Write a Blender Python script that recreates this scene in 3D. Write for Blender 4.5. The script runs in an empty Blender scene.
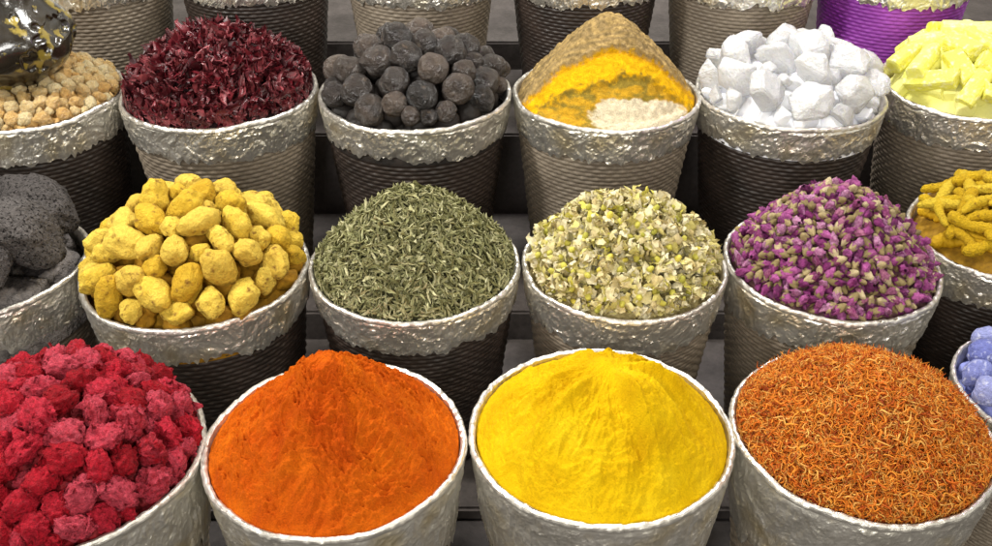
import bpy, bmesh, math, random
import numpy as np
from mathutils import Vector, Matrix
random.seed(7); rng = np.random.default_rng(7)
C = bpy.context.scene.collection
PI = math.pi
# ------------------------------------------------------------------ camera numbers
F = 1000.0; PITCH = math.radians(33); CZ = 1.45
def unproj(px, py, z):
    x = (px-496)/F; v = (py-273)/F
    t = (CZ-z)/(math.sin(PITCH)+v*math.cos(PITCH))
    return x*t, t*(math.cos(PITCH)-v*math.sin(PITCH)), t
# ------------------------------------------------------------------ noise
def vnoise(P, seed=0):
    P = np.asarray(P, float); i = np.floor(P).astype(np.int64); f = P-i; f = f*f*(3-2*f)
    def h(a, b, c):
        n = (a*73856093) ^ (b*19349663) ^ (c*83492791) ^ (seed*265443)
        n = n & 0x7fffffff; n = (n*1103515245+12345) & 0x7fffffff; n ^= n >> 13
        n = (n*1274126177) & 0x7fffffff; n ^= n >> 11
        return (n & 0xffff)/65535.0
    x, y, z = i[..., 0], i[..., 1], i[..., 2]; u, v, w = f[..., 0], f[..., 1], f[..., 2]
    def L(a, b, t): return a+(b-a)*t
    return L(L(L(h(x,y,z),h(x+1,y,z),u), L(h(x,y+1,z),h(x+1,y+1,z),u), v),
             L(L(h(x,y,z+1),h(x+1,y,z+1),u), L(h(x,y+1,z+1),h(x+1,y+1,z+1),u), v), w)
def fbm(P, seed=0, o=4):
    P = np.asarray(P, float); s = 0; a = .5; t = 0
    for k in range(o):
        s = s+a*vnoise(P*2**k+17.3*k, seed+k); t += a; a *= .5
    return s/t
def ridged(P, seed=0, o=3):
    P = np.asarray(P, float); s = 0; a = .5; t = 0
    for k in range(o):
        s = s+a*(1-np.abs(2*vnoise(P*2**k+9.1*k, seed+k)-1)); t += a; a *= .5
    return s/t
def sm(a, b, x):
    t = np.clip((x-a)/(b-a), 0, 1); return t*t*(3-2*t)
# ------------------------------------------------------------------ mesh helpers
def mk_mesh(name, V, Fc, mats=(), smooth=True, mi=None):
    V = np.asarray(V, np.float32); Fc = np.asarray(Fc, np.int32)
    me = bpy.data.meshes.new(name); m, k = Fc.shape
    me.vertices.add(len(V)); me.vertices.foreach_set('co', V.ravel())
    me.loops.add(m*k); me.loops.foreach_set('vertex_index', Fc.ravel())
    me.polygons.add(m); me.polygons.foreach_set('loop_start', np.arange(m, dtype=np.int32)*k)
    me.update(calc_edges=True)
    if smooth: me.polygons.foreach_set('use_smooth', np.ones(m, bool))
    else: me.polygons.foreach_set('use_smooth', np.zeros(m, bool))
    for x in mats: me.materials.append(x)
    if mi is not None: me.polygons.foreach_set('material_index', np.asarray(mi, np.int32))
    me.update()
    return me
def link(name, me, parent=None, loc=None, **p):
    o = bpy.data.objects.new(name, me); C.objects.link(o)
    if parent: o.parent = parent
    if loc is not None: o.location = loc
    for k, v in p.items(): o[k] = v
    return o
def gridF(nr, nt, closed=True):
    a = np.arange(nr-1)[:, None]*nt; tt = np.arange(nt if closed else nt-1)[None, :]; t2 = (tt+1) % nt
    return np.stack([a+tt, a+t2, a+nt+t2, a+nt+tt], -1).reshape(-1, 4)
def ico(sub):
    bm = bmesh.new(); bmesh.ops.create_icosphere(bm, subdivisions=sub, radius=1)
    V = np.array([v.co[:] for v in bm.verts]); Fc = np.array([[v.index for v in f.verts] for f in bm.faces]); bm.free()
    return V, Fc
ICO = {k: ico(k) for k in (2, 3, 4, 5)}
def tube(path, rad, ns=10):
    path = np.asarray(path, float); n = len(path); T = np.gradient(path, axis=0); T /= np.linalg.norm(T, axis=1)[:, None]+1e-9
    up = np.array([.12, .2, 1.]); V = []
    for i in range(n):
        a = np.cross(T[i], up); a /= np.linalg.norm(a)+1e-9; b = np.cross(T[i], a)
        th = np.arange(ns)/ns*2*PI
        V.append(path[i]+rad[i]*(np.cos(th)[:, None]*a+np.sin(th)[:, None]*b))
    return np.concatenate(V), gridF(n, ns)
# ------------------------------------------------------------------ materials
def S(r, g, b):
    f = lambda c: (c/255/12.92 if c/255 < .04045 else ((c/255+.055)/1.055)**2.4)
    return (f(r), f(g), f(b), 1)
def mat(name, pal, src=None, nscale=30, namt=.35, rough=.7, bscale=120, bdist=.002, bstr=.6, metal=0, spec=.4, sss=0, trans=0, coat=0,
        spots=None, sheen=0, attr=None, detail=5):
    m = bpy.data.materials.new(name); m.use_nodes = True; N = m.node_tree.nodes; Lk = m.node_tree.links
    b = N['Principled BSDF']; b.inputs['Roughness'].default_value = rough; b.inputs['Metallic'].default_value = metal
    b.inputs['Specular IOR Level'].default_value = spec
    if sss:
        b.inputs['Subsurface Weight'].default_value = sss; b.inputs['Subsurface Radius'].default_value = (.02, .018, .014); b.inputs['Subsurface Scale'].default_value = .6
    if trans: b.inputs['Transmission Weight'].default_value = trans
    if coat: b.inputs['Coat Weight'].default_value = coat
    if sheen: b.inputs['Sheen Weight'].default_value = sheen
    tc = N.new('ShaderNodeTexCoord')
    n = N.new('ShaderNodeTexNoise'); n.noise_dimensions = '4D'; n.inputs['Scale'].default_value = nscale; n.inputs['Detail'].default_value = detail
    Lk.new(tc.outputs['Object'], n.inputs['Vector'])
    if src:
        if src == 'object': r = N.new('ShaderNodeObjectInfo').outputs['Random']
        else: r = N.new('ShaderNodeNewGeometry').outputs['Random Per Island']
        mm = N.new('ShaderNodeMath'); mm.operation = 'MULTIPLY'; mm.inputs[1].default_value = 37; Lk.new(r, mm.inputs[0]); Lk.new(mm.outputs[0], n.inputs['W'])
    if attr:
        a = N.new('ShaderNodeAttribute'); a.attribute_name = attr; base = a.outputs['Color']
    else:
        cr = N.new('ShaderNodeValToRGB'); e = cr.color_ramp.elements
        while len(e) < len(pal): e.new(.5)
        for k, c in enumerate(pal): e[k].position = k/max(1, len(pal)-1); e[k].color = c
        if src:
            ad = N.new('ShaderNodeMath'); ad.operation = 'MULTIPLY_ADD'; ad.inputs[1].default_value = .5
            sb = N.new('ShaderNodeMath'); sb.operation = 'SUBTRACT'; sb.inputs[1].default_value = .25
            Lk.new(n.outputs['Fac'], ad.inputs[0]); Lk.new(r, ad.inputs[2]); Lk.new(ad.outputs[0], sb.inputs[0]); Lk.new(sb.outputs[0], cr.inputs['Fac'])
        else:
            mr = N.new('ShaderNodeMapRange'); mr.inputs[1].default_value = .3; mr.inputs[2].default_value = .7; Lk.new(n.outputs['Fac'], mr.inputs[0]); Lk.new(mr.outputs[0], cr.inputs['Fac'])
        base = cr.outputs['Color']
    n2 = N.new('ShaderNodeTexNoise'); n2.inputs['Scale'].default_value = bscale; n2.inputs['Detail'].default_value = 6; n2.inputs['Roughness'].default_value = .65
    Lk.new(tc.outputs['Object'], n2.inputs['Vector'])
    mr2 = N.new('ShaderNodeMapRange'); mr2.inputs[1].default_value = .3; mr2.inputs[2].default_value = .7; mr2.inputs[3].default_value = 1-namt; mr2.inputs[4].default_value = 1+namt*.5
    Lk.new(n2.outputs['Fac'], mr2.inputs[0])
    mx = N.new('ShaderNodeVectorMath'); mx.operation = 'SCALE'; Lk.new(base, mx.inputs[0]); Lk.new(mr2.outputs[0], mx.inputs['Scale'])
    out = mx.outputs[0]
    if spots:
        c, sc, lo, hi = spots
        n3 = N.new('ShaderNodeTexNoise'); n3.inputs['Scale'].default_value = sc; n3.inputs['Detail'].default_value = 4; Lk.new(tc.outputs['Object'], n3.inputs['Vector'])
        m3 = N.new('ShaderNodeMapRange'); m3.inputs[1].default_value = lo; m3.inputs[2].default_value = hi; Lk.new(n3.outputs['Fac'], m3.inputs[0])
        mi = N.new('ShaderNodeMix'); mi.data_type = 'RGBA'; Lk.new(m3.outputs[0], mi.inputs[0]); Lk.new(out, mi.inputs[6]); mi.inputs[7].default_value = c; out = mi.outputs[2]
    Lk.new(out, b.inputs['Base Color'])
    bp = N.new('ShaderNodeBump'); bp.inputs['Strength'].default_value = bstr; bp.inputs['Distance'].default_value = bdist
    Lk.new(n2.outputs['Fac'], bp.inputs['Height']); Lk.new(bp.outputs['Normal'], b.inputs['Normal'])
    return m
M = {}
M['foil'] = mat('crumpled_foil', [S(224,220,209), S(246,243,234), S(236,223,190)], nscale=14, namt=.07, rough=.30, bscale=120, bdist=.003, bstr=.45, metal=.88, spec=.6)  # warm end of the ramp paints gold reflections into the foil colour
M['lip'] = mat('foil_lip', [S(205,201,193), S(234,230,222)], nscale=40, namt=.12, rough=.36, bscale=150, bdist=.002, bstr=.5, metal=.85)
M['dark'] = mat('dark_brown_wicker', [S(38,31,27), S(62,51,45)], nscale=14, namt=.35, rough=.45, bscale=260, bdist=.001, bstr=.4, spec=.45)
M['taupe'] = mat('taupe_wicker', [S(112,101,88), S(140,128,112)], nscale=10, namt=.3, rough=.5, bscale=240, bdist=.001, bstr=.4, spec=.35)
M['purple'] = mat('purple_lit_wicker', [S(120,40,140), S(170,80,190)], nscale=10, namt=.2, rough=.5, bscale=240, bdist=.001, bstr=.4, spec=.35)  # purple light falling on the bucket, painted in as body colour
M['orange_p'] = mat('orange_powder', None, attr='Col', nscale=16, namt=.30, rough=.95, bscale=420, bdist=.0035, bstr=1, spec=.1)
M['yellow_p'] = mat('yellow_powder', [S(204,160,4), S(218,178,8), S(228,192,22)], nscale=14, namt=.18, rough=.95, bscale=400, bdist=.003, bstr=1, spec=.1)
M['layer_p'] = mat('layered_powder', None, attr='Col', nscale=20, namt=.4, rough=.95, bscale=420, bdist=.003, bstr=1, spec=.1)
M['lump'] = mat('yellow_lump', [S(202,160,38), S(222,184,54), S(234,202,84), S(212,176,66)], src='object', nscale=1.5, namt=.18, rough=.8, bscale=3.5, bdist=.05, bstr=.6, spec=.25, spots=(S(138,100,36), 1.9, .57, .72))
M['lump_u'] = mat('yellow_lump_shaded', [S(120,84,16), S(160,118,26)], nscale=20, namt=.4, rough=.8, bscale=120, bdist=.003, spec=.2)  # darker copy of the lump colour, shade between lumps painted in
M['lime'] = mat('black_lime', [S(24,20,18), S(48,40,36), S(92,79,69), S(36,30,27), S(68,58,51)], src='object', nscale=1.2, namt=.35, rough=.32, bscale=3, bdist=.07, bstr=.6, spec=.7, spots=(S(112,97,83), 2.2, .60, .8))
M['lime_u'] = mat('black_lime_shaded', [S(22,18,16), S(44,37,33)], nscale=25, namt=.3, rough=.6, bscale=100, bdist=.003)  # limes below get a darker copy, gap shade put into the colour
M['red'] = mat('dried_red', [S(176,10,30), S(220,26,50), S(232,48,72), S(238,88,108), S(198,14,36)], src='object', nscale=2.8, namt=.45, rough=.6, bscale=5, bdist=.08, bstr=.8, spec=.22, spots=(S(124,4,16), 3, .58, .72))
M['red_u'] = mat('dried_red_shaded', [S(90,2,12), S(160,12,28)], nscale=40, namt=.4, rough=.7, bscale=90, bdist=.004)  # darkened crimson paints the shade beneath the top pieces
M['crystal'] = mat('white_crystal', [S(246,247,250), S(254,254,255), S(250,251,253)], src='object', nscale=2, namt=.03, rough=.22, bscale=1.6, bdist=.10, bstr=.5, spec=.5, sss=.5, trans=.42, coat=.2)
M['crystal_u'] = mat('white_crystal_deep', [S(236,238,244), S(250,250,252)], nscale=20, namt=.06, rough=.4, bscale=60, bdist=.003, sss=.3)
M['sulfur'] = mat('pale_yellow_stick', [S(230,224,84), S(240,236,108), S(246,243,146)], src='object', nscale=3, namt=.08, rough=.4, bscale=5, bdist=.03, bstr=.4, spec=.45, sss=.1, spots=(S(248,246,195), 3, .5, .75))
M['root'] = mat('yellow_root', [S(204,160,18), S(226,186,28), S(238,206,62)], src='object', nscale=3, namt=.25, rough=.7, bscale=9, bdist=.04, bstr=.7, spec=.25, spots=(S(160,118,24), 4, .60, .74))
M['root_u'] = mat('shaded_root_bed', [S(130,94,14), S(176,134,22)], nscale=40, namt=.3, rough=.8, bscale=160, bdist=.002)  # bed below the roots, darkened to paint the shade in the gaps
M['pumice'] = mat('dark_pumice', [S(92,87,85), S(132,126,123), S(110,104,102)], src='object', nscale=2, namt=.5, rough=.9, bscale=10, bdist=.06, bstr=1, spec=.2, spots=(S(44,40,39), 13, .55, .63))
M['blue'] = mat('indigo_ball', [S(112,120,190), S(142,150,214), S(172,178,228)], src='object', nscale=2, namt=.25, rough=.75, bscale=4, bdist=.06, bstr=.6, spec=.3, spots=(S(204,208,236), 3, .55, .7))
M['resin'] = mat('resin_bead', [S(218,170,98), S(236,200,138), S(246,226,178), S(224,184,114)], src='object', nscale=2, namt=.25, rough=.35, bscale=3.5, bdist=.12, bstr=.7, spec=.5, sss=.25)
M['resin_u'] = mat('resin_bead_shaded', [S(180,134,70), S(216,180,116)], src='island', nscale=40, namt=.2, rough=.6, bscale=100, bdist=.003)  # remaining beads in a darker copy, their shade painted in
M['leaf'] = mat('dried_green_leaf', [S(102,100,62), S(136,134,90), S(166,163,118), S(192,188,148), S(146,146,102), S(118,118,80)], src='island', nscale=60, namt=.25, rough=.75, bscale=300, bdist=.001, spec=.2)
M['leaf_u'] = mat('shaded_leaf_bed', [S(48,46,26), S(92,90,56)], nscale=90, namt=.3, rough=.9, bscale=250, bdist=.004)  # dark version of the leaf colour, painted shade between the leaves
M['hib'] = mat('hibiscus_flake', [S(50,12,18), S(84,20,30), S(116,32,42), S(64,16,22), S(146,66,72), S(52,14,22)], src='island', nscale=60, namt=.35, rough=.38, bscale=200, bdist=.0015, spec=.55)
M['hib_u'] = mat('shaded_hibiscus_bed', [S(20,5,8), S(50,12,18)], nscale=80, namt=.3, rough=.8, bscale=200, bdist=.004)  # near-black red paints the shade in gaps between petals
M['saff'] = mat('orange_threads', [S(140,52,8), S(194,92,18), S(218,122,30), S(230,156,56), S(204,104,20), S(234,182,92), S(156,60,10)], src='island', nscale=60, namt=.2, rough=.7, bscale=300, bdist=.001, spec=.25)
M['saff_u'] = mat('shaded_thread_bed', [S(100,38,6), S(170,78,14)], nscale=120, namt=.35, rough=.9, bscale=300, bdist=.003)  # darker thread colour, shade under the threads painted in
M['petal_w'] = mat('cream_petals', [S(196,176,118), S(224,208,156), S(240,232,200), S(210,194,128), S(206,196,112), S(234,222,178), S(244,238,214)], src='island', nscale=80, namt=.28, rough=.7, bscale=250, bdist=.0015, spec=.25, sss=.1)
M['calyx_w'] = mat('blossom_calyx', [S(162,160,58), S(200,192,82), S(226,206,80)], src='island', nscale=80, namt=.25, rough=.7, bscale=250, bdist=.001)
M['petal_w_u'] = mat('shaded_blossom_bed', [S(130,114,68), S(188,172,118)], nscale=90, namt=.3, rough=.9, bscale=200, bdist=.004)  # darker cream, stands in for shade between the blossoms
M['rose'] = mat('rose_petal', [S(98,30,80), S(154,58,128), S(200,106,172), S(120,40,100), S(222,160,200), S(142,52,110), S(190,120,150)], src='object', nscale=2, namt=.45, rough=.6, bscale=6, bdist=.06, spec=.3)
M['rose_i'] = mat('rose_petal_deep', [S(90,26,76), S(134,52,114), S(178,100,156), S(110,40,90)], src='island', nscale=90, namt=.35, rough=.6, bscale=300, bdist=.002, spec=.3)
M['sepal'] = mat('rose_sepal', [S(136,118,74), S(180,160,112), S(212,194,152)], src='object', nscale=2, namt=.25, rough=.7, bscale=6, bdist=.04)
M['rose_u'] = mat('shaded_rose_bed', [S(60,26,44), S(120,84,80)], nscale=90, namt=.3, rough=.9, bscale=200, bdist=.004)  # shade between the buds, painted as a dark bed colour
M['vase'] = mat('dark_glaze', [S(22,18,14), S(52,44,32)], nscale=12, namt=.2, rough=.14, bscale=30, bdist=.005, bstr=.4, spec=.6, coat=.5, spots=(S(140,122,50), 34, .56, .62))
M['step'] = mat('grey_step', [S(70,64,61), S(96,89,86)], nscale=12, namt=.3, rough=.6, bscale=80, bdist=.002)
M['floor'] = mat('dark_floor', [S(50,46,45), S(78,72,70)], nscale=6, namt=.3, rough=.6, bscale=60, bdist=.002)
# ------------------------------------------------------------------ bucket
BH = .40
def body_r(z): return .1935*(1-.24*(-z/BH))
def make_body(m):
    ns, per = 84, 6; nt = ns*per; nrow = 42; pr = 6; nr = nrow*pr+1
    th = np.arange(nt)/nt*2*PI; k = np.arange(nr); z = -k/(nr-1)*BH
    row = np.minimum(k//pr, nrow-1); fr = (k/pr-row)
    prof = np.sqrt(np.clip(np.sin(PI*np.clip(fr, .02, .98)), 0, 1))
    w = np.cos(ns/2*th[None, :]+PI*(row[:, None] % 2))
    jit = .7+.6*vnoise(np.stack([np.repeat(np.cos(th)[None]*9, nr, 0), np.repeat(np.sin(th)[None]*9, nr, 0), np.repeat(row[:, None]*3.7, nt, 1)], -1), 9)
    d = (.0009*w*prof[:, None]+.0031*prof[:, None])*jit
    r = body_r(z)[:, None]+d
    V = np.stack([r*np.cos(th), r*np.sin(th), np.repeat(z[:, None], nt, 1)], -1).reshape(-1, 3)
    return mk_mesh('woven_body', V, gridF(nr, nt)[:, ::-1], [m])
BODY = {k: make_body(M[k]) for k in ('dark', 'taupe', 'purple')}
def disc_mesh(m):
    V = [(0, 0, -BH+.01)]; n = 48; r = body_r(-BH+.01)-.003
    V += [(r*math.cos(i/n*2*PI), r*math.sin(i/n*2*PI), -BH+.01) for i in range(n)]
    return mk_mesh('bucket_base', V, [[0, 1+i, 1+(i+1) % n] for i in range(n)], [m])
BASE = {k: disc_mesh(M[k]) for k in BODY}
def foil_wrap(seed, h):
    tall = h > .12
    nt = 520; nz = max(24, int(h/.0026)); th = np.arange(nt)/nt*2*PI
    t = np.linspace(0, 1, nz)
    c = np.stack([np.cos(th)*3, np.sin(th)*3, np.zeros(nt)], -1)
    edge = h*(1+.20*(fbm(c*1.2, seed, 3)-.5)*2+.10*(vnoise(c*9, seed+5)-.5)*2)
    z = -.006-t[:, None]*edge[None, :]
    P = np.stack([np.cos(th)[None, :]*.2*np.ones((nz, 1)), np.sin(th)[None, :]*.2*np.ones((nz, 1)), z], -1)
    Pw = P+(fbm(P*20, seed+20, 2)[..., None]-.5)*.05
    fr = np.array([50, 50, 22]) if tall else np.array([52, 52, 44])
    cr = (ridged(Pw*fr, seed, 3)-.55)*.0062+(vnoise(P*240, seed+3)-.5)*.0013
    low = (fbm(P*18*np.array([1, 1, .5]), seed+8, 2)-.5)*.005
    r = body_r(z)+.0064+cr+low
    env = sm(0, .08, t)[:, None]; tail = sm(.86, 1, t)[:, None]
    r = env*r+(1-env)*(body_r(z)+.0058); r = r-.0012*tail
    tj = th[None, :]+(vnoise(P*160, seed+11)-.5)*.010
    zj = z+(vnoise(P*150, seed+13)-.5)*.0026*env
    V = np.stack([r*np.cos(tj), r*np.sin(tj), zj], -1).reshape(-1, 3)
    return mk_mesh('foil_wrap', V, gridF(nz, nt)[:, ::-1], [M['foil']], smooth=False)
def rim_mesh(seed):
    nt = 420; th = np.arange(nt)/nt*2*PI
    pr = [(-.0055, -.045), (-.005, -.02), (-.0042, -.008), (-.003, -.001), (0, .0012), (.003, .0012), (.0054, -.0008), (.0064, -.0034), (.0066, -.006), (.0056, -.009)]
    V = []
    for i, (dr, dz) in enumerate(pr):
        P = np.stack([np.cos(th)*.2, np.sin(th)*.2, np.full(nt, dz)], -1)
        r = .194+dr+(vnoise(P*150, seed)-.5)*.0022+(vnoise(P*16, seed+2)-.5)*.004
        z = dz+(vnoise(P*110, seed+4)-.5)*.0026+(vnoise(P*14, seed+5)-.5)*.006
        V.append(np.stack([r*np.cos(th), r*np.sin(th), z], -1))
    return mk_mesh('rim', np.concatenate(V), gridF(len(pr), nt)[:, ::-1], [M['lip']], smooth=False)
nb = [0]
def bucket(X, Y, zr, r, kind, fh, label):
    s = r/.2; nb[0] += 1
    root = bpy.data.objects.new('woven_bucket', None); C.objects.link(root)
    root.location = (X, Y, zr-BH*s); root.scale = (s, s, s); root.rotation_euler = (0, 0, nb[0]*1.37)
    root['label'] = label; root['category'] = 'bucket'; root['group'] = 'foil rimmed woven buckets of spices'
    for nm, me in (('woven_body', BODY[kind]), ('bucket_base', BASE[kind]), ('foil_wrap', foil_wrap(nb[0]*7, fh)), ('rim', rim_mesh(nb[0]*5))):
        o = link(nm, me, root); o.location = (0, 0, BH)
    return X, Y, zr, r
ROWZ = {1: .41, 2: .44, 3: .553}
def pb(cx, cy, rpx, row, kind, fh, label):
    X, Y, t = unproj(cx, cy, ROWZ[row]); return bucket(X, Y, ROWZ[row], rpx*t/F, kind, fh, label)
B = {}
B['red'] = pb(64, 452, 138, 1, 'taupe', .16, 'silver foil wrapped bucket heaped with crimson dried pieces, front left corner')
B['orange'] = pb(335, 441, 131, 1, 'taupe', .17, 'silver foil wrapped bucket holding the orange powder cone')
B['yellow'] = pb(601, 429, 132, 1, 'taupe', .17, 'silver foil wrapped bucket holding the bright yellow powder mound')
B['saff'] = pb(861, 430, 129, 1, 'taupe', .17, 'silver foil wrapped bucket filled with orange brown flower threads')
B['blue'] = pb(1056, 388, 97, 1, 'taupe', .13, 'small foil wrapped bucket of pale blue balls at the right edge')
B['pumice'] = pb(-18, 262, 102, 2, 'taupe', .10, 'taupe woven bucket with foil rim holding dark grey pitted stones')
B['lump'] = pb(196, 266, 112, 2, 'dark', .070, 'dark brown woven bucket with foil rim heaped with yellow lumps')
B['leaf'] = pb(415, 262, 105, 2, 'dark', .068, 'dark brown woven bucket with foil rim heaped with green dried leaves')
B['bloss'] = pb(624, 262, 102, 2, 'taupe', .080, 'taupe woven bucket with foil rim filled with cream dried blossoms')
B['rose'] = pb(831, 261, 106, 2, 'taupe', .080, 'taupe woven bucket with foil rim filled with purple rosebuds')
B['root'] = pb(1010, 232, 98, 2, 'dark', .074, 'dark brown woven bucket with foil rim filled with knobbly yellow roots')
B['resin'] = pb(26, 92, 95, 3, 'dark', .072, 'dark woven bucket of beige resin beads with the dark vase standing in it')
B['hib'] = pb(220, 89, 97, 3, 'taupe', .068, 'taupe woven bucket with foil rim heaped with dark red hibiscus petals')
B['lime'] = pb(415, 91, 96, 3, 'dark', .066, 'dark brown woven bucket with foil rim heaped with black dried limes')
B['cone'] = pb(606, 92, 93, 3, 'taupe', .068, 'taupe woven bucket with foil rim under the tall layered powder cone')
B['crystal'] = pb(790, 91, 93, 3, 'dark', .066, 'dark brown woven bucket with foil rim heaped with white crystal chunks')
B['sulfur'] = pb(974, 84, 91, 3, 'taupe', .068, 'taupe woven bucket with foil rim holding pale yellow sticks')
for px, k, lb in ((82, 'taupe', 'taupe woven bucket cut off by the top edge, behind the vase and the hibiscus bucket'), (247, 'dark', 'dark brown woven bucket cut off by the top edge, behind the hibiscus bucket'),
                  (418, 'taupe', 'taupe woven bucket cut off by the top edge, behind the black limes'), (588, 'dark', 'dark brown woven bucket cut off by the top edge, behind the layered powder cone'),
                  (750, 'taupe', 'taupe woven bucket cut off by the top edge, behind the white crystals'), (908, 'purple', 'woven bucket painted as lit purple, cut off by the top edge at the right')):
    bucket((px-496)*2.52/1000, 2.60, .745, .202, k, .080, lb)
# ------------------------------------------------------------------ mounds
def dome(R, h, p=2.0, q=1.0, seed=0, amp=0.0):
    def f(x, y):
        rr = np.clip(np.sqrt(x*x+y*y)/R, 0, 1)
        z = h*(1-rr**p)**q
        if amp: z = z+amp*(fbm(np.stack([x*16, y*16, 0*x], -1), seed, 3)-.5)*2*(1-rr**4)
        return z
    return f
def normal(f, x, y, e=.004):
    gx = (f(x+e, y)-f(x-e, y))/(2*e); gy = (f(x, y+e)-f(x, y-e))/(2*e)
    n = np.stack([-gx, -gy, np.ones_like(gx)], -1); return n/np.linalg.norm(n, axis=-1)[..., None]
def polar(R, nr, nt, f, off=0.0):
    r = np.linspace(.0006, R, nr)[:, None]; th = (np.arange(nt)/nt*2*PI)[None, :]
    x = r*np.cos(th); y = r*np.sin(th); z = f(x, y)+off
    V = np.stack([x, y, z], -1).reshape(-1, 3)
    sk = np.stack([R*np.cos(th[0]), R*np.sin(th[0]), z[-1]-.03], -1)
    V = np.concatenate([V, sk]); return V, gridF(nr+1, nt)
EDGE = -.009
def stuff(name, me, b, label, cat, group=None):
    o = link(name, me, None, (b[0], b[1], b[2]+EDGE)); o['label'] = label; o['category'] = cat; o['kind'] = 'stuff'
    if group: o['group'] = group
    return o
def inner(b): return b[3]*.194/.2-.0042*b[3]/.2-.001
# powders
def cone_f(R, h, seed, gully, rough_, p, soft0, ridges, fine, clod, warp):
    def f(x, y):
        rr = np.clip(np.sqrt(x*x+y*y)/R, 0, 1); th = np.arctan2(y, x)
        thw = th+(fbm(np.stack([x*9, y*9, 0*x], -1), seed+30, 2)-.5)*warp*sm(0, .3, rr)
        soft = np.sqrt(rr*rr+soft0)-math.sqrt(soft0)
        z = h*np.clip(1-soft/(math.sqrt(1+soft0)-math.sqrt(soft0)), 0, 1)**p
        D = np.stack([np.cos(thw)*3.2, np.sin(thw)*3.2, rr*1.5], -1)
        g = (ridged(D, seed, 4)-.6)*gully*sm(.05, .45, rr)*(1-sm(.75, 1, rr))
        for a, A, wd in ridges:
            dt = np.angle(np.exp(1j*(thw-math.radians(a)))); side = np.where(dt > 0, dt/wd, dt/(wd*.16))
            g = g+A*np.exp(-np.abs(side)**1.4)*sm(.04, .40, rr)*(1-sm(.5, .98, rr))
        P = np.stack([x*26, y*26, z*26], -1)
        P = P+(fbm(P*.6, seed+40, 2)[..., None]-.5)*1.4
        n1 = (ridged(P, seed+4, 4)-.6)*rough_*1.5*clod
        n2 = (fbm(P*5, seed+9, 3)-.5)*rough_*1.6*fine
        patch = sm(.44, .56, fbm(P*.42+5, seed+50, 3)); sc = (patch-.5)*rough_*clod*.9
        n3 = (ridged(P*3.6, seed+60, 3)-.6)*rough_*1.5*(.3+.7*patch)*fine
        q = z*60+fbm(P*.8, seed+12, 3)*4.0; ter = (q-np.floor(q)); ter = sm(.0, .85, ter)-ter
        return z+g+(n1+n2+n3+sc+ter*rough_*.7*clod)*(.3+.7*sm(0, .15, rr))*(1-.6*sm(.9, 1, rr))
    return f
b = B['orange']; R = inner(b); f = cone_f(R, .170, 3, .022, .0080, 1.0, .0025, ((-112, .014, .8), (-35, .012, .6), (200, .012, .5)), 1.15, .8, .5)
V, Fc = polar(R, 240, 640, f)
me = mk_mesh('orange_powder', V, Fc, [M['orange_p']])
x, y = V[:, 0], V[:, 1]; blot = fbm(np.stack([x*26, y*26, V[:, 2]*26], -1), 72, 5); b2 = fbm(np.stack([x*9, y*9, V[:, 2]*9], -1), 75, 3)
mid = np.exp(-((x+.0)/.075)**2)*np.exp(-((y+.045)/.09)**2)
k = np.clip(.66-.35*mid+(b2-.5)*.9+(blot-.5)*1.1, 0, 1)[:, None]
cols = np.array(S(178,64,4))*(1-k)+np.array(S(218,108,14))*k; cols[:, 3] = 1
ca = me.color_attributes.new('Col', 'FLOAT_COLOR', 'POINT'); ca.data.foreach_set('color', cols.astype(np.float32).ravel())
stuff('orange_powder', me, b, 'steep rough cone of orange ground spice in the front row', 'powder')
b = B['yellow']; R = inner(b); f = cone_f(R, .142, 21, .034, .0046, .95, .010, ((-62, .046, 1.1), (-140, .022, .5), (185, .020, .5), (-5, .018, .4)), 1.0, .8, .3)
V, Fc = polar(R, 240, 640, f)
stuff('yellow_powder', mk_mesh('yellow_powder', V, Fc, [M['yellow_p']]), b, 'bright yellow mound of ground turmeric in the front row', 'powder')
# layered cone
b = B['cone']; R = inner(b); h = .192
def lay(x, y, z):
    v = z*.92+y*.39; nx = (fbm(np.stack([x*18, y*18, 0*x], -1), 5, 3)-.5)*.026
    v1 = .106-.115*(np.abs(x-.01)/.2)**1.7+nx; v2 = .052-.09*(np.abs(x-.02)/.2)**1.6+nx*1.5
    return v, v1, v2, nx
def fcone(x, y):
    rr = np.clip(np.sqrt(x*x+y*y)/R, 0, 1)
    soft = (np.sqrt(rr*rr+.03)-.1732)/(math.sqrt(1.03)-.1732)
    z = h*np.clip(1-soft, 0, 1)**.84
    v, v1, v2, nx = lay(x, y, z)
    dz = -.010*(1-sm(-.003, .003, v-v1))-.010*(1-sm(-.003, .003, v-v2))
    P = np.stack([x*30, y*30, z*30], -1)
    top = sm(-.003, .003, v-v1)
    q = (v-v1)*60+fbm(P*.6, 44, 4)*3.4; ter = q-np.floor(q)
    return z+dz*(1-sm(.88, 1, rr))+(ridged(P, 31, 4)-.6)*.009+(fbm(P*3, 37, 2)-.5)*(.006+.007*top)+(sm(0, .8, ter)-ter)*.0025*top*(1-sm(.85, 1, rr))
V, Fc = polar(R, 220, 540, fcone)
me = mk_mesh('layered_powder', V, Fc, [M['layer_p']])
x, y, z = V[:, 0], V[:, 1], V[:, 2]; v, v1, v2, nx = lay(x, y, z+.008)
gr = fbm(np.stack([x*130, y*130, z*130], -1), 3, 2)[:, None]
q = (v-v1)*60+fbm(np.stack([x*18, y*18, z*18], -1), 44, 4)*3.4; st = sm(.2, .8, np.abs((q-np.floor(q))*2-1))[:, None]
cols = np.array(S(144,122,82))*(1-st)+np.array(S(166,140,90))*st
cols = cols*(.40+1.2*gr)
yel = np.array(S(222,170,16)); mus = np.array(S(192,148,38)); olive = np.array(S(142,120,46)); cream = np.array(S(214,200,170))
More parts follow.
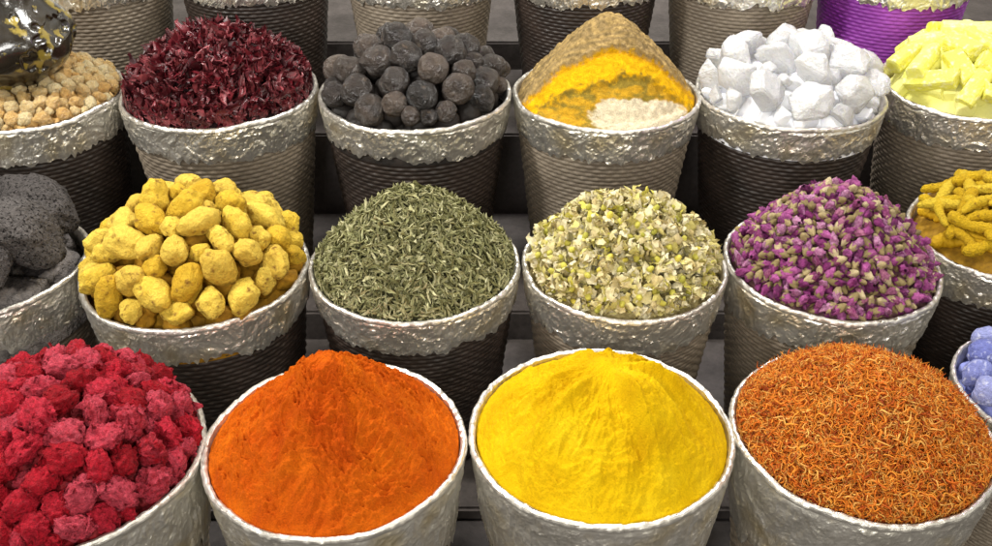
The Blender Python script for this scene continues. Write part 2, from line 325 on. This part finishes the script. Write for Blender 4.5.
a = (1-sm(-.008, .008, v-v1+(gr[:, 0]-.5)*.035))[:, None]; cols = cols*(1-a)+yel*(.7+.6*gr)*a
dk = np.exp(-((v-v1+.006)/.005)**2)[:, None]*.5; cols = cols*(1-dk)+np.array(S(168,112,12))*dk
g2 = fbm(np.stack([x*40, y*40, z*90], -1), 8, 3)[:, None]
a = (1-sm(-.008, .008, v-v2+(gr[:, 0]-.5)*.035))[:, None]; mm = mus*(1-sm(.4, .6, g2))+olive*sm(.4, .6, g2); cols = cols*(1-a)+mm*(.7+.6*gr)*a
dd = ((x-.055)/.110)**2+((v+.040)/.042)**2+(g2[:, 0]-.5)*1.4
a = (1-sm(.8, 1.1, dd))[:, None]; cols = cols*(1-a)+cream*(.7+.6*gr)*a
cols[:, 3] = 1
ca = me.color_attributes.new('Col', 'FLOAT_COLOR', 'POINT'); ca.data.foreach_set('color', cols.astype(np.float32).ravel())
stuff('layered_powder', me, b, 'tall tan and yellow layered cone of ground spices with a cream patch in front', 'powder')
# ------------------------------------------------------------------ scattering
def frames(N, spin, tilt):
    n = len(N); a = rng.uniform(0, 2*PI, n) if spin else np.zeros(n)
    N = N+rng.normal(0, tilt, (n, 3)); N /= np.linalg.norm(N, axis=1)[:, None]
    ref = np.tile([0., 0., 1.], (n, 1)); ref[np.abs(N[:, 2]) > .9] = [1, 0, 0]
    X = np.cross(ref, N); X /= np.linalg.norm(X, axis=1)[:, None]; Y = np.cross(N, X)
    X2 = X*np.cos(a)[:, None]+Y*np.sin(a)[:, None]; Y2 = np.cross(N, X2)
    return np.stack([X2, Y2, N], -1)
def randrot(n):
    q = rng.normal(size=(n, 4)); q /= np.linalg.norm(q, axis=1)[:, None]; w, x, y, z = q.T
    return np.stack([np.stack([1-2*(y*y+z*z), 2*(x*y-z*w), 2*(x*z+y*w)], -1), np.stack([2*(x*y+z*w), 1-2*(x*x+z*z), 2*(y*z-x*w)], -1), np.stack([2*(x*z-y*w), 2*(y*z+x*w), 1-2*(x*x+y*y)], -1)], 1)
def merge(temps, P, Rm, s, extra=None):
    Vs, Fs, Ms = [], [], []; off = 0
    pick = rng.integers(0, len(temps), len(P))
    for k, (V, Fc, mi) in enumerate(temps):
        idx = np.where(pick == k)[0]
        if not len(idx): continue
        W = np.einsum('nij,vj->nvi', Rm[idx], V)*s[idx][:, None, None]+P[idx][:, None, :]
        Vs.append(W.reshape(-1, 3)); n = len(idx)
        Fs.append((Fc[None]+(np.arange(n)*len(V))[:, None, None]+off).reshape(-1, Fc.shape[1])); Ms.append(np.tile(mi, n)); off += n*len(V)
    if extra is not None:
        V, Fc, m_ = extra; Vs.append(V); Fs.append(Fc+off); Ms.append(np.full(len(Fc), m_))
    return np.concatenate(Vs), np.concatenate(Fs), np.concatenate(Ms)
def disc_pts(n, R, bias=.5):
    r = R*rng.random(n)**bias; t = rng.uniform(0, 2*PI, n); return r*np.cos(t), r*np.sin(t)
def darts(R, f, rmin, rmax, k, tries, edge=.8):
    rads = np.sort(rng.uniform(rmin, rmax, tries))[::-1]
    x, y = disc_pts(tries, 1.0); x = x*(R-rads*edge); y = y*(R-rads*edge)
    A = np.stack([x, y, f(x, y)], -1); keep = np.zeros((tries, 3)); kr = np.zeros(tries); n = 0
    for i in range(tries):
        if n:
            d = keep[:n]-A[i]; d2 = np.einsum('ij,ij->i', d, d)
            if np.any(d2 < (k*(kr[:n]+rads[i]))**2): continue
        keep[n] = A[i]; kr[n] = rads[i]; n += 1
    return keep[:n].copy(), kr[:n].copy()
def T(V, Fc, mi=0): return (np.asarray(V), np.asarray(Fc), np.full(len(Fc), mi))
def pile(key, temps, mats, matu, rmin, rmax, f, k, tries, name, label, cat, group, und_name, und_label, lift=.35, orient='random', tilt=.3, edge=.8, nind=300, smooth=True, sj=0, deep=1.0, bed=.55, uscale=1.0):
    b = B[key]; R = inner(b)
    P, Q = darts(R, f, rmin, rmax, k, tries, edge=edge)
    Nn = normal(f, P[:, 0], P[:, 1])
    P = P+Nn*(Q*lift)[:, None]+np.array([0, 0, 1])*rng.uniform(-sj, sj, (len(P), 1))
    Rm = randrot(len(P)) if orient == 'random' else frames(Nn, True, tilt)
    base = np.array([b[0], b[1], b[2]+EDGE])
    order = np.argsort(P[:, 1]-P[:, 2]*.8)
    mes = [mk_mesh(name, V, Fc, mats, smooth, mi) for V, Fc, mi in temps]
    for n_, i in enumerate(order[:nind]):
        o = link(name, mes[int(rng.integers(len(mes)))])
        Mx = np.eye(4); Mx[:3, :3] = Rm[i]*Q[i]; Mx[:3, 3] = P[i]+base
        o.matrix_world = Matrix(Mx.tolist())
        o['label'] = label; o['category'] = cat; o['group'] = group
    rest = order[nind:]
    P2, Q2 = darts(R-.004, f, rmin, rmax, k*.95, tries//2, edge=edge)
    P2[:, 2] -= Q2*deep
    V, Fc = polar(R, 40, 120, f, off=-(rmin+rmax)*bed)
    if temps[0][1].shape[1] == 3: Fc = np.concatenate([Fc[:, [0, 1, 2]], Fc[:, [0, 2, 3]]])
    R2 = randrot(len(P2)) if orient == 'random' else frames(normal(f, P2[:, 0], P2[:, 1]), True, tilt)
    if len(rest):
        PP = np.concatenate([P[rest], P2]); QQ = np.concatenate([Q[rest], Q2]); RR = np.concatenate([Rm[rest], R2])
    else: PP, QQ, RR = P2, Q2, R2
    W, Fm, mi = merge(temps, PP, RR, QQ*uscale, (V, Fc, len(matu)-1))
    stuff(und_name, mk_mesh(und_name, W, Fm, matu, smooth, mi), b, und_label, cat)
    return len(P)
def blob(sub, seed, amp, freq, sc=(1, 1, 1), ridge=0, rf=4, hf=0):
    V, Fc = ICO[sub]; V = V.copy()
    d = 1+amp*(fbm(V*freq+seed*3.1, seed, 3)-.5)*2
    if ridge: d = d+ridge*(ridged(V*rf+seed, seed+50, 3)-.6)
    if hf: d = d+hf*(vnoise(V*13+seed, seed+70)-.5)
    return T(V*d[:, None]*np.array(sc), Fc)
cnt = {}
b = B['lump']
def lumpt(s):
    V, Fc, mi = blob(4, s, .36, 1.2, (1.14+.13*(s % 4), .93, .86), ridge=.07, rf=2.0, hf=.015); return V, Fc, mi
cnt['lump'] = pile('lump', [lumpt(s) for s in range(1, 13)], [M['lump']], [M['lump_u']], .0155, .0280, dome(inner(b), .136, 2.1, seed=2, amp=.010), .88, 9000,
    'yellow_lump', 'mustard yellow dried lump in the heap left of the green leaves', 'spice lump', 'yellow lumps in the dark woven bucket', 'yellow_lump_pile', 'deeper layer coloured as in shade under the mustard yellow lumps', sj=.004, deep=1.3, bed=.9)
def limet(s):
    V, Fc = ICO[4]; V = V.copy(); d = 1+.16*(fbm(V*1.3+s, s, 2)-.5)*2+.10*(ridged(V*2.0+s*2, s+9, 2)-.6)
    for q in range(3):
        c = np.random.default_rng(s*7+q).normal(size=3); c /= np.linalg.norm(c); d -= (.14 if q else .22)*np.exp(-((1-V@c)/(.035 if q == 0 else .08)))
    return T(V*d[:, None]*np.array([1, 1, .93]), Fc)
b = B['lime']
cnt['lime'] = pile('lime', [limet(s) for s in range(12)], [M['lime']], [M['lime_u']], .019, .035, dome(inner(b), .118, 2.2, amp=.012, seed=5), .86, 8000,
    'black_lime', 'dark dried lime in the heap right of the hibiscus petals', 'dried lime', 'black dried limes', 'black_lime_pile', 'deeper layer coloured as in shade under the black dried limes', sj=.005, deep=1.3, bed=.9)
def sheet(nu, nw, L, W, seed, shape, curlx, curlw, crumple):
    u = np.linspace(0, 1, nu)[:, None]; w = np.linspace(-1, 1, nw)[None, :]; wd = W*shape(u)
    x = (u-.5)*L+0*w; y = wd*w; z = curlx*L*((u-.5)**2)*4*.5+curlw*wd*w*w
    P = np.stack([x, y+0*u, z], -1).reshape(-1, 3)
    if crumple: P = P+(np.stack([vnoise(P*2.5/L+seed, seed), vnoise(P*2.5/L+seed, seed+1), vnoise(P*2.5/L+seed, seed+2)], -1)-.5)*crumple*L
    return T(P, gridF(nu, nw, False))
wide = lambda u: .35+.65*np.sin(PI*np.clip(u, .03, .97))
def redt(s):
    V, Fc = ICO[4]; V = V.copy()
    w = V+(np.stack([vnoise(V*2.2+s, 1), vnoise(V*2.2+s, 2), vnoise(V*2.2+s, 3)], -1)-.5)*.7
    d = .84+.5*(fbm(V*1.3+s*4.1, s, 2)-.5)+.62*(ridged(w*2.3+s, s+20, 2)-.55)+.26*(ridged(w*5.5, s+33, 2)-.6)
    Vs = [V*np.clip(d, .35, 1.35)[:, None]*np.array([1.2, 1.0, .76])]; Fs = [Fc]; off = len(V)
    r = np.random.default_rng(s+700)
    for k in range(8):
        n = r.normal(size=3); n /= np.linalg.norm(n)
        P, Fq, _ = sheet(6, 5, r.uniform(.7, 1.2), r.uniform(.20, .38), s*13+k, wide, r.uniform(-1.0, .2), r.uniform(-1.6, 1.0), .9)
        t = r.normal(size=3)+n*r.uniform(-.4, .9); t /= np.linalg.norm(t); bb = np.cross(n, t); bb /= np.linalg.norm(bb)+1e-9; nn = np.cross(t, bb)
        P = P@np.stack([t, bb, nn])+n*np.array([1.1, .9, .66])*r.uniform(.70, .95)
        Vs.append(P); Fs.append(np.concatenate([Fq[:, [0, 1, 2]], Fq[:, [0, 2, 3]]])+off); off += len(P)
    return T(np.concatenate(Vs), np.concatenate(Fs))
b = B['red']
cnt['red'] = pile('red', [redt(s) for s in range(1, 15)], [M['red']], [M['red_u']], .012, .0235, dome(inner(b), .128, 2.0, amp=.014, seed=8), .74, 12000,
    'red_dried_piece', 'crinkled crimson dried piece in the heap at the front left', 'dried fruit', 'crimson dried pieces', 'red_dried_pile', 'deeper layer coloured as in shade under the crimson dried pieces', sj=.008, nind=300, deep=1.2, bed=.9)
def crys(s):
    r = np.random.default_rng(s+90); bm = bmesh.new()
    for k in range(15):
        d = r.normal(size=3); d /= np.linalg.norm(d); bm.verts.new(d*np.array([1.2, 1.0, .8])*r.uniform(.75, 1.1))
    bmesh.ops.convex_hull(bm, input=bm.verts)
    bmesh.ops.delete(bm, geom=[v for v in bm.verts if not v.link_faces], context='VERTS')
    bmesh.ops.dissolve_limit(bm, angle_limit=math.radians(10), verts=bm.verts, edges=bm.edges)
    bmesh.ops.bevel(bm, geom=list(bm.edges), offset=.055, segments=2, affect='EDGES', clamp_overlap=True)
    bmesh.ops.triangulate(bm, faces=bm.faces)
    for _ in range(3):
        bmesh.ops.subdivide_edges(bm, edges=[e for e in bm.edges if e.calc_length() > .16], cuts=1, use_grid_fill=True); bmesh.ops.triangulate(bm, faces=bm.faces)
    bm.verts.index_update(); V = np.array([v.co[:] for v in bm.verts]); Fc = np.array([[v.index for v in f.verts] for f in bm.faces]); bm.free()
    V = V*(1+.10*(fbm(V*1.6+s, s, 2)-.5)+.07*(ridged(V*3+s, s+4, 3)-.5))[:, None]
    return T(V, Fc)
b = B['crystal']
cnt['crystal'] = pile('crystal', [crys(s) for s in range(10)], [M['crystal']], [M['crystal_u']], .020, .052, dome(inner(b), .088, 2.6, amp=.01, seed=4), .70, 6000,
    'white_crystal', 'rough white translucent chunk in the heap at the upper right', 'crystal', 'white crystal chunks', 'white_crystal_pile', 'shadowed deeper layer under the white crystal chunks', sj=.004, smooth=True)
b = B['resin']
cnt['resin'] = pile('resin', [blob(3, s, .5, 1.5, (1.15, .95, .85), ridge=.45, rf=2) for s in range(8)], [M['resin']], [M['resin_u']], .0075, .0155, dome(inner(b), .07, 2.4, amp=.006, seed=6), .80, 12000,
    'resin_bead', 'small beige resin bead in the bucket at the upper left corner', 'resin bead', 'beige resin beads', 'resin_bead_pile', 'remaining mass of beige resin beads behind and below', nind=300, sj=.003)
b = B['blue']
cnt['blue'] = pile('blue', [blob(3, s, .30, 1.5, (1, 1, .85), ridge=.2, rf=2) for s in range(5)], [M['blue']], [M['blue']], .017, .026, dome(inner(b), .045, 2.4), .86, 2500,
    'blue_ball', 'powdery pale blue ball in the small bucket at the right edge', 'dye ball', 'blue balls', 'blue_ball_pile', 'deeper layer of pale blue balls at the right edge')
def pum(s):
    V, Fc = ICO[5]; V = V.copy(); d = 1+.30*(fbm(V*1.2+s*5, s, 3)-.5)*2+.10*(ridged(V*2+s, s+2, 3)-.6); p = vnoise(V*13+s, s+3); d -= .045*sm(.60, .76, p); p = vnoise(V*24+s, s+6); d -= .028*sm(.6, .72, p)
    return T(V*d[:, None]*np.array([1.25, 1, .82]), Fc)
b = B['pumice']
pile('pumice', [pum(s) for s in range(5)], [M['pumice']], [M['pumice']], .046, .064, dome(inner(b), .080, 2.4), .86, 2500,
    'pitted_stone', 'dark grey pitted stone at the left edge beside the yellow lumps', 'stone', 'dark pitted stones', 'pitted_stone_pile', 'deeper layer of dark grey pitted stones', orient='tangent', tilt=.3, deep=1.2, bed=.7, uscale=.8)
def stick(s):
    r = np.random.default_rng(s+5); L = r.uniform(1.0, 1.7); xs = np.array([-L, -L, -L+.05, -L*.5, 0, L*.5, L-.05, L, L]); rad = np.array([.001, .50, .56, .56, .56, .56, .56, .50, .001])
    nt = 20; th = (np.arange(nt)+.5)/nt*2*PI; V = []
    ex = 5 if s % 2 else 3
    sq = 1/(np.abs(np.cos(th))**ex+np.abs(np.sin(th))**ex)**(1/ex)
    for p_, q in zip(xs, rad): V.append(np.stack([np.full(nt, p_), q*np.cos(th)*sq, q*np.sin(th)*sq*.9], -1))
    V = np.concatenate(V); sl = np.abs(V[:, 0])/L; V[:, 0] += np.sign(V[:, 0])*(r.uniform(-.3, .3)*V[:, 1]+r.uniform(-.25, .25)*V[:, 2])*(sl > .9); V[:, 2] += .05*np.sin(V[:, 0]*1.5+s)
    return T(V, gridF(len(xs), nt))
b = B['sulfur']
pile('sulfur', [stick(s) for s in range(9)], [M['sulfur']], [M['sulfur']], .029, .037, dome(inner(b), .110, 2.1), .74, 4000,
    'pale_yellow_stick', 'pale yellow broken stick in the bucket at the upper right corner', 'stick', 'pale yellow sticks', 'pale_yellow_stick_pile', 'deeper layer of pale yellow sticks', orient='tangent', tilt=.16, edge=1.2, lift=.45, smooth=False, deep=.6, sj=.006)
def root(s):
    r = np.random.default_rng(s+40); n = 44; t = np.linspace(-1, 1, n); bend = r.uniform(-.4, .4)
    path = np.stack([t*1.55, bend*t*t+.08*np.sin(3*t+s), .06*np.sin(4*t+2*s)], -1)
    rad = .27*(1-.2*t)*(1+.07*np.sin(t*30+s)+.10*np.sin(t*5+s*2))*np.sqrt(np.clip(1-np.abs(t)**8, .0004, 1))
    V1, F1 = tube(path, rad, 14)
    if s % 3: return T(V1+(fbm(V1*3+s, s, 2)[:, None]-.5)*.08, F1)
    m = 16; u = np.linspace(0, 1, m); a = r.uniform(.5, 1.0)*(1 if s % 2 else -1)
    st = path[int(n*r.uniform(.35, .65))]; p2 = st+np.stack([u*.8*math.cos(a), u*.8*math.sin(a), .12*u], -1)
    r2 = .22*(1-.25*u)*(1+.08*np.sin(u*18))*np.sqrt(np.clip(1-u**5, .001, 1)); V2, F2 = tube(p2, r2, 14)
    V = np.concatenate([V1, V2]); V = V+(fbm(V*3+s, s, 2)[:, None]-.5)*.08
    return T(V, np.concatenate([F1, F2+len(V1)]))
b = B['root']
pile('root', [root(s) for s in range(9)], [M['root']], [M['root'], M['root_u']], .030, .040, dome(inner(b), .085, 2.2), .42, 5000,
    'yellow_root', 'knobbly yellow root finger in the bucket at the right edge', 'root', 'knobbly yellow roots', 'yellow_root_pile', 'deeper layer of knobbly yellow roots', orient='tangent', tilt=.14, edge=1.35, lift=.35, sj=.007, deep=.5, bed=.35)
def roseb(s):
    r = np.random.default_rng(s+60); nt = 20; t = np.linspace(0, 1, 13)
    opened = s % 4 == 0
    prof = np.interp(t, [0, .12, .35, .6, .82, 1], [.12, .36, .48, .46, .40, .18] if opened else [.12, .36, .48, .40, .22, .03])
    th = np.arange(nt)/nt*2*PI; V = []
    for k, tt in enumerate(t):
        q = prof[k]*(1+.26*np.abs(np.sin(2.5*th+3.2*tt+s))-.08)*(1+.16*r.normal(size=nt)*(0 < k < 12))
        V.append(np.stack([q*np.cos(th), q*np.sin(th), np.full(nt, (tt-.32)*2.0)+(.12 if opened else .06)*np.sin(5*th+s)*(tt > .5)], -1))
    V1 = np.concatenate(V); F1 = gridF(13, nt)
    t = np.linspace(0, 1, 7); pr = [.03, .18, .30, .34, .38, .48, .53]; V = []
    for k, tt in enumerate(t):
        q = pr[k]*(1+(.12*np.cos(5*th) if k > 3 else 0)); z = -1.05+.13*k+(.42*np.abs(np.cos(2.5*th))**2 if k == 6 else (.12*np.abs(np.cos(2.5*th)) if k == 5 else 0*th))
        V.append(np.stack([q*np.cos(th), q*np.sin(th), z], -1))
    V2 = np.concatenate(V); F2 = gridF(7, nt)
    V = np.concatenate([V1, V2]); V[:, 0] *= r.uniform(.75, 1.1); V[:, 0] += .12*V[:, 2]**2*r.uniform(-1, 1)
    return V, np.concatenate([F1, F2+len(V1)]), np.concatenate([np.zeros(len(F1)), np.ones(len(F2))]).astype(int)
b = B['rose']
def lie(temps): return [(V[:, [2, 1, 0]]*np.array([1, 1, -1]), Fc, mi) for V, Fc, mi in temps]
cnt['rose'] = pile('rose', lie([roseb(s) for s in range(12)]), [M['rose'], M['sepal']], [M['rose_i'], M['sepal'], M['rose_u']], .0090, .0150, dome(inner(b), .152, 1.7, amp=.008, seed=3), .56, 16000,
    'rosebud', 'small dried purple rosebud in the heap right of the cream blossoms', 'rosebud', 'dried purple rosebuds', 'rosebud_pile', 'remaining mass of dried purple rosebuds behind and below', orient='tangent', tilt=.9, nind=300, sj=.005)
def blossom(s):
    r = np.random.default_rng(s+80); Vs, Fs, Ms = [], [], []; off = 0
    npet = int(r.integers(9, 14))
    for k in range(npet):
        a = k/npet*4*PI+r.uniform(-.5, .5); u = np.linspace(0, 1, 7)[:, None]; w = np.linspace(-1, 1, 5)[None, :]
        wd = (.10+.34*np.sin(PI*np.clip(u*.85+.08, 0, 1)))*r.uniform(.7, 1.2); curl = r.uniform(.6, 3.0) if k > npet//3 else r.uniform(-.8, 1.2); L = r.uniform(.65, 1.1)
        x = u*L*np.cos(curl*u*.9); z = u*L*np.sin(curl*u*.9)*.95+.5*w*w*wd*r.uniform(-1, 2.2); yy = w*wd+0*u
        P = np.stack([x+0*w, yy, z], -1).reshape(-1, 3); P = P+(np.stack([vnoise(P*5+s+k, 3), vnoise(P*5+s+k, 4), vnoise(P*5+s+k, 5)], -1)-.5)*.7*np.abs(P[:, :1])
        ca_, sa = math.cos(a), math.sin(a); P = np.stack([P[:, 0]*ca_-P[:, 1]*sa, P[:, 0]*sa+P[:, 1]*ca_, P[:, 2]], -1)
        Fq = gridF(7, 5, False); Vs.append(P); Fs.append(Fq+off); Ms.append(np.full(len(Fq), 1 if (k == 0 and s % 4 == 0) else 0)); off += len(P)
    V2, F2 = tube([[0, 0, -.45], [0, 0, -.43], [0, 0, -.2], [0, 0, .1], [0, 0, .24], [0, 0, .26]], [.01, .15, .24, .24, .16, .01], 8); V2 = V2+rng.normal(0, .02, V2.shape)
    Vs.append(V2); Fs.append(F2+off); Ms.append(np.ones(len(F2)))
    return np.concatenate(Vs), np.concatenate(Fs), np.concatenate(Ms).astype(int)
b = B['bloss']
cnt['bloss'] = pile('bloss', [blossom(s) for s in range(12)], [M['petal_w'], M['calyx_w']], [M['petal_w'], M['calyx_w'], M['petal_w_u']], .0150, .0235, dome(inner(b), .126, 1.8, amp=.010, seed=13), .52, 14000,
    'cream_blossom', 'crumpled cream dried blossom in the heap right of the green leaves', 'dried blossom', 'cream dried blossoms', 'cream_blossom_pile', 'remaining mass of cream dried blossoms behind and below', nind=300, sj=.006)
# flakes -----------------------------------------------------------
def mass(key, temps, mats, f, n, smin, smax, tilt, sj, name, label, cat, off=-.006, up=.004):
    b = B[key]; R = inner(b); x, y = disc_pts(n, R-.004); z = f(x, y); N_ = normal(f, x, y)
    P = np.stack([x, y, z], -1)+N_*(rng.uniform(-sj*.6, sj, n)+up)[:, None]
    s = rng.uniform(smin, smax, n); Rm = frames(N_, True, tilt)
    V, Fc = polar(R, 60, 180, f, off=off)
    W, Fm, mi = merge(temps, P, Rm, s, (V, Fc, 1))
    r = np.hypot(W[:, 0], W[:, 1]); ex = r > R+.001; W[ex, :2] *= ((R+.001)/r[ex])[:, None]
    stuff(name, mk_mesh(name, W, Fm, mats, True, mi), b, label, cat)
lance = lambda u: np.sin(PI*np.clip(u, .03, .97))**.8
b = B['leaf']
temps = [sheet(6, 3, 1.0, r_, s, lance, c1, c2, .28) for s, (r_, c1, c2) in enumerate([(.09, .3, 2.5), (.12, -.3, 2), (.07, .5, 3), (.10, .2, -2), (.14, .15, 1.2), (.08, -.4, 2.5), (.035, .1, 0), (.11, .6, 2), (.03, .3, 0)])]
mass('leaf', temps, [M['leaf'], M['leaf_u']], dome(inner(b), .150, 1.45, amp=.008, seed=12), 9500, .012, .029, .55, .010, 'green_leaf_pile', 'heap of grey green dried herb leaves in the middle row', 'dried herb')
b = B['hib']
temps = [sheet(9, 5, 1.0, r_, s+20, wide, c1, c2, .8) for s, (r_, c1, c2) in enumerate([(.22, .9, 2.4), (.28, -.8, 1.8), (.18, 1.3, 2.6), (.24, .9, -2), (.14, 1.4, 2.5), (.30, 1.2, 1.5), (.08, 1.1, 0)])]
mass('hib', temps, [M['hib'], M['hib_u']], dome(inner(b), .130, 1.9, amp=.012, seed=16), 2100, .020, .044, .9, .013, 'hibiscus_pile', 'heap of curled dark red hibiscus petals in the upper left', 'dried petals')
def thread(s):
    r = np.random.default_rng(s+300); u = np.linspace(-.5, .5, 8); a, c = r.uniform(-.9, .9, 2); path = np.stack([u, a*u*u*2+.10*np.sin(9*u+s), c*u*u*2+.08*np.cos(8*u)], -1)
    V, Fc = tube(path, (.036 if s % 3 else .052)*np.array([.5, 1, 1.1, 1, 1, .9, .8, .4]), 3); return T(V, Fc)
b = B['saff']
mass('saff', [thread(s) for s in range(14)], [M['saff'], M['saff_u']], dome(inner(b), .122, 1.6, amp=.012, seed=18), 17000, .012, .030, .50, .009, 'orange_thread_pile', 'heap of fine orange brown dried flower threads at the front right', 'dried flower threads', off=-.004)
print('COUNTS', cnt)
# ------------------------------------------------------------------ vase on the resin beads
bx, by, bz, br = B['resin']
def lathe(prof, nt, mod=None):
    th = np.arange(nt)/nt*2*PI; V = []
    for r, z in prof:
        q = r*np.ones(nt)
        if mod: q = q*mod(th, z)
        V.append(np.stack([q*np.cos(th), q*np.sin(th), np.full(nt, z)], -1))
    return np.concatenate(V), gridF(len(prof), nt)
va = bpy.data.objects.new('glazed_vase', None); C.objects.link(va); va.location = (bx+.0, by-.03, bz+.036); va.scale = (1.15, 1.15, 1.15); va['label'] = 'dark glossy rounded vase standing in the beige resin beads'; va['category'] = 'vase'
pz = np.linspace(0, .20, 90); prof = [(.0005, 0), (.05, .0005)]+[(.062+.062*math.sin(min(1, zz/.085)*PI/2)-(.050*float(sm(.09, .19, zz))), .002+zz) for zz in pz]
def vmod(th, z):
    e = float(sm(.02, .06, z)*(1-sm(.14, .19, z)))
    P = np.stack([np.cos(th)*3, np.sin(th)*3, np.full_like(th, z*26)], -1)
    return 1+.04*np.cos(5*th+z*30)*e+.07*(sm(.5, .62, ridged(P, 5, 2))-.5)*e
V, Fc = lathe(prof, 300, vmod)
link('vase_body', mk_mesh('vase_body', V, Fc, [M['vase']]), va)
V, Fc = lathe([(.072, .198), (.060, .215), (.052, .245), (.060, .27), (.074, .28), (.070, .284), (.054, .27), (.046, .24), (.046, .2)], 64)
link('vase_neck', mk_mesh('vase_neck', V, Fc, [M['vase']]), va)
# ------------------------------------------------------------------ stand and floor
def box(name, x0, x1, y0, y1, z0, z1, m, parent=None, bev=.006):
    bm = bmesh.new(); bmesh.ops.create_cube(bm, size=1)
    for v in bm.verts: v.co = Vector(((x0+x1)/2+v.co.x*(x1-x0), (y0+y1)/2+v.co.y*(y1-y0), (z0+z1)/2+v.co.z*(z1-z0)))
    if bev: bmesh.ops.bevel(bm, geom=list(bm.edges), offset=bev, segments=2, affect='EDGES')
    me = bpy.data.meshes.new(name); bm.to_mesh(me); bm.free(); me.materials.append(m); return link(name, me, parent)
fl = box('floor', -3.5, 3.5, -1.5, 6, -.05, 0, M['floor'], None, 0); fl['kind'] = 'structure'
st = bpy.data.objects.new('display_stand', None); C.objects.link(st); st['label'] = 'grey stepped stand glimpsed in the gaps between the buckets'; st['category'] = 'stand'
for y0, y1, z1 in ((1.355, 1.90, .033), (1.903, 2.372, .106), (2.375, 2.83, .338), (2.833, 3.4, .42)):
    box('step', -2.2, 2.2, y0, y1, .001, z1, M['step'], st)
# ------------------------------------------------------------------ light
w = bpy.data.worlds.new('World'); bpy.context.scene.world = w; w.use_nodes = True; N = w.node_tree.nodes; Lk = w.node_tree.links
bg = N['Background']; bg.inputs['Strength'].default_value = 1.0
tc = N.new('ShaderNodeTexCoord'); nz = N.new('ShaderNodeTexNoise'); nz.inputs['Scale'].default_value = 5; nz.inputs['Detail'].default_value = 3; Lk.new(tc.outputs['Generated'], nz.inputs['Vector'])
cr = N.new('ShaderNodeValToRGB'); e = cr.color_ramp.elements; e[0].position = .38; e[0].color = (.06, .055, .05, 1); e[1].position = .60; e[1].color = (1.1, 1.08, 1.02, 1); q = e.new(.49); q.color = (.55, .49, .35, 1)
Lk.new(nz.outputs['Fac'], cr.inputs['Fac']); Lk.new(cr.outputs['Color'], bg.inputs['Color'])
def area(name, loc, tgt, size, en, col):
    l = bpy.data.lights.new(name, 'AREA'); l.size = size; l.energy = en; l.color = col
    o = bpy.data.objects.new(name, l); C.objects.link(o); o.location = loc
    o.rotation_euler = (Vector(tgt)-Vector(loc)).to_track_quat('-Z', 'Y').to_euler(); return o
area('hanging_and_fill_lamp', (-1.7, 1.4, 2.2), (0, 1.8, .4), .3, 54, (1, .97, .92))
area('hanging_and_fill_lamp', (1.3, 1.0, 2.8), (.2, 2.0, .4), .35, 20, (1, .95, .86))
area('hanging_and_fill_lamp', (.3, 2.7, 2.6), (0, 2.2, .5), .45, 52, (1, .985, .96))
area('hanging_and_fill_lamp', (-.5, -1.0, 1.8), (0, 2.3, .4), .6, 28, (1, .98, .95))  # camera-side fill lamp, added to brighten the vertical foil fronts
area('hanging_and_fill_lamp', (.9, -.8, 1.5), (.2, 2.3, .4), .4, 12, (1, .96, .88))  # smaller low fill from the camera side, added for the fronts
area('purple_lamp', (1.35, 2.2, 1.6), (1.05, 2.6, .6), .12, 1.4, (.7, .25, 1))
# ------------------------------------------------------------------ camera
cam = bpy.data.cameras.new('camera'); co = bpy.data.objects.new('camera', cam); C.objects.link(co)
co.location = (0, 0, CZ); co.rotation_euler = (PI/2-PITCH, 0, 0); cam.sensor_width = 36; cam.lens = F/992*36; cam.clip_end = 100; cam.clip_start = .05
bpy.context.scene.camera = co
bpy.context.scene.view_settings.view_transform = 'Standard'; bpy.context.scene.view_settings.look = 'None'
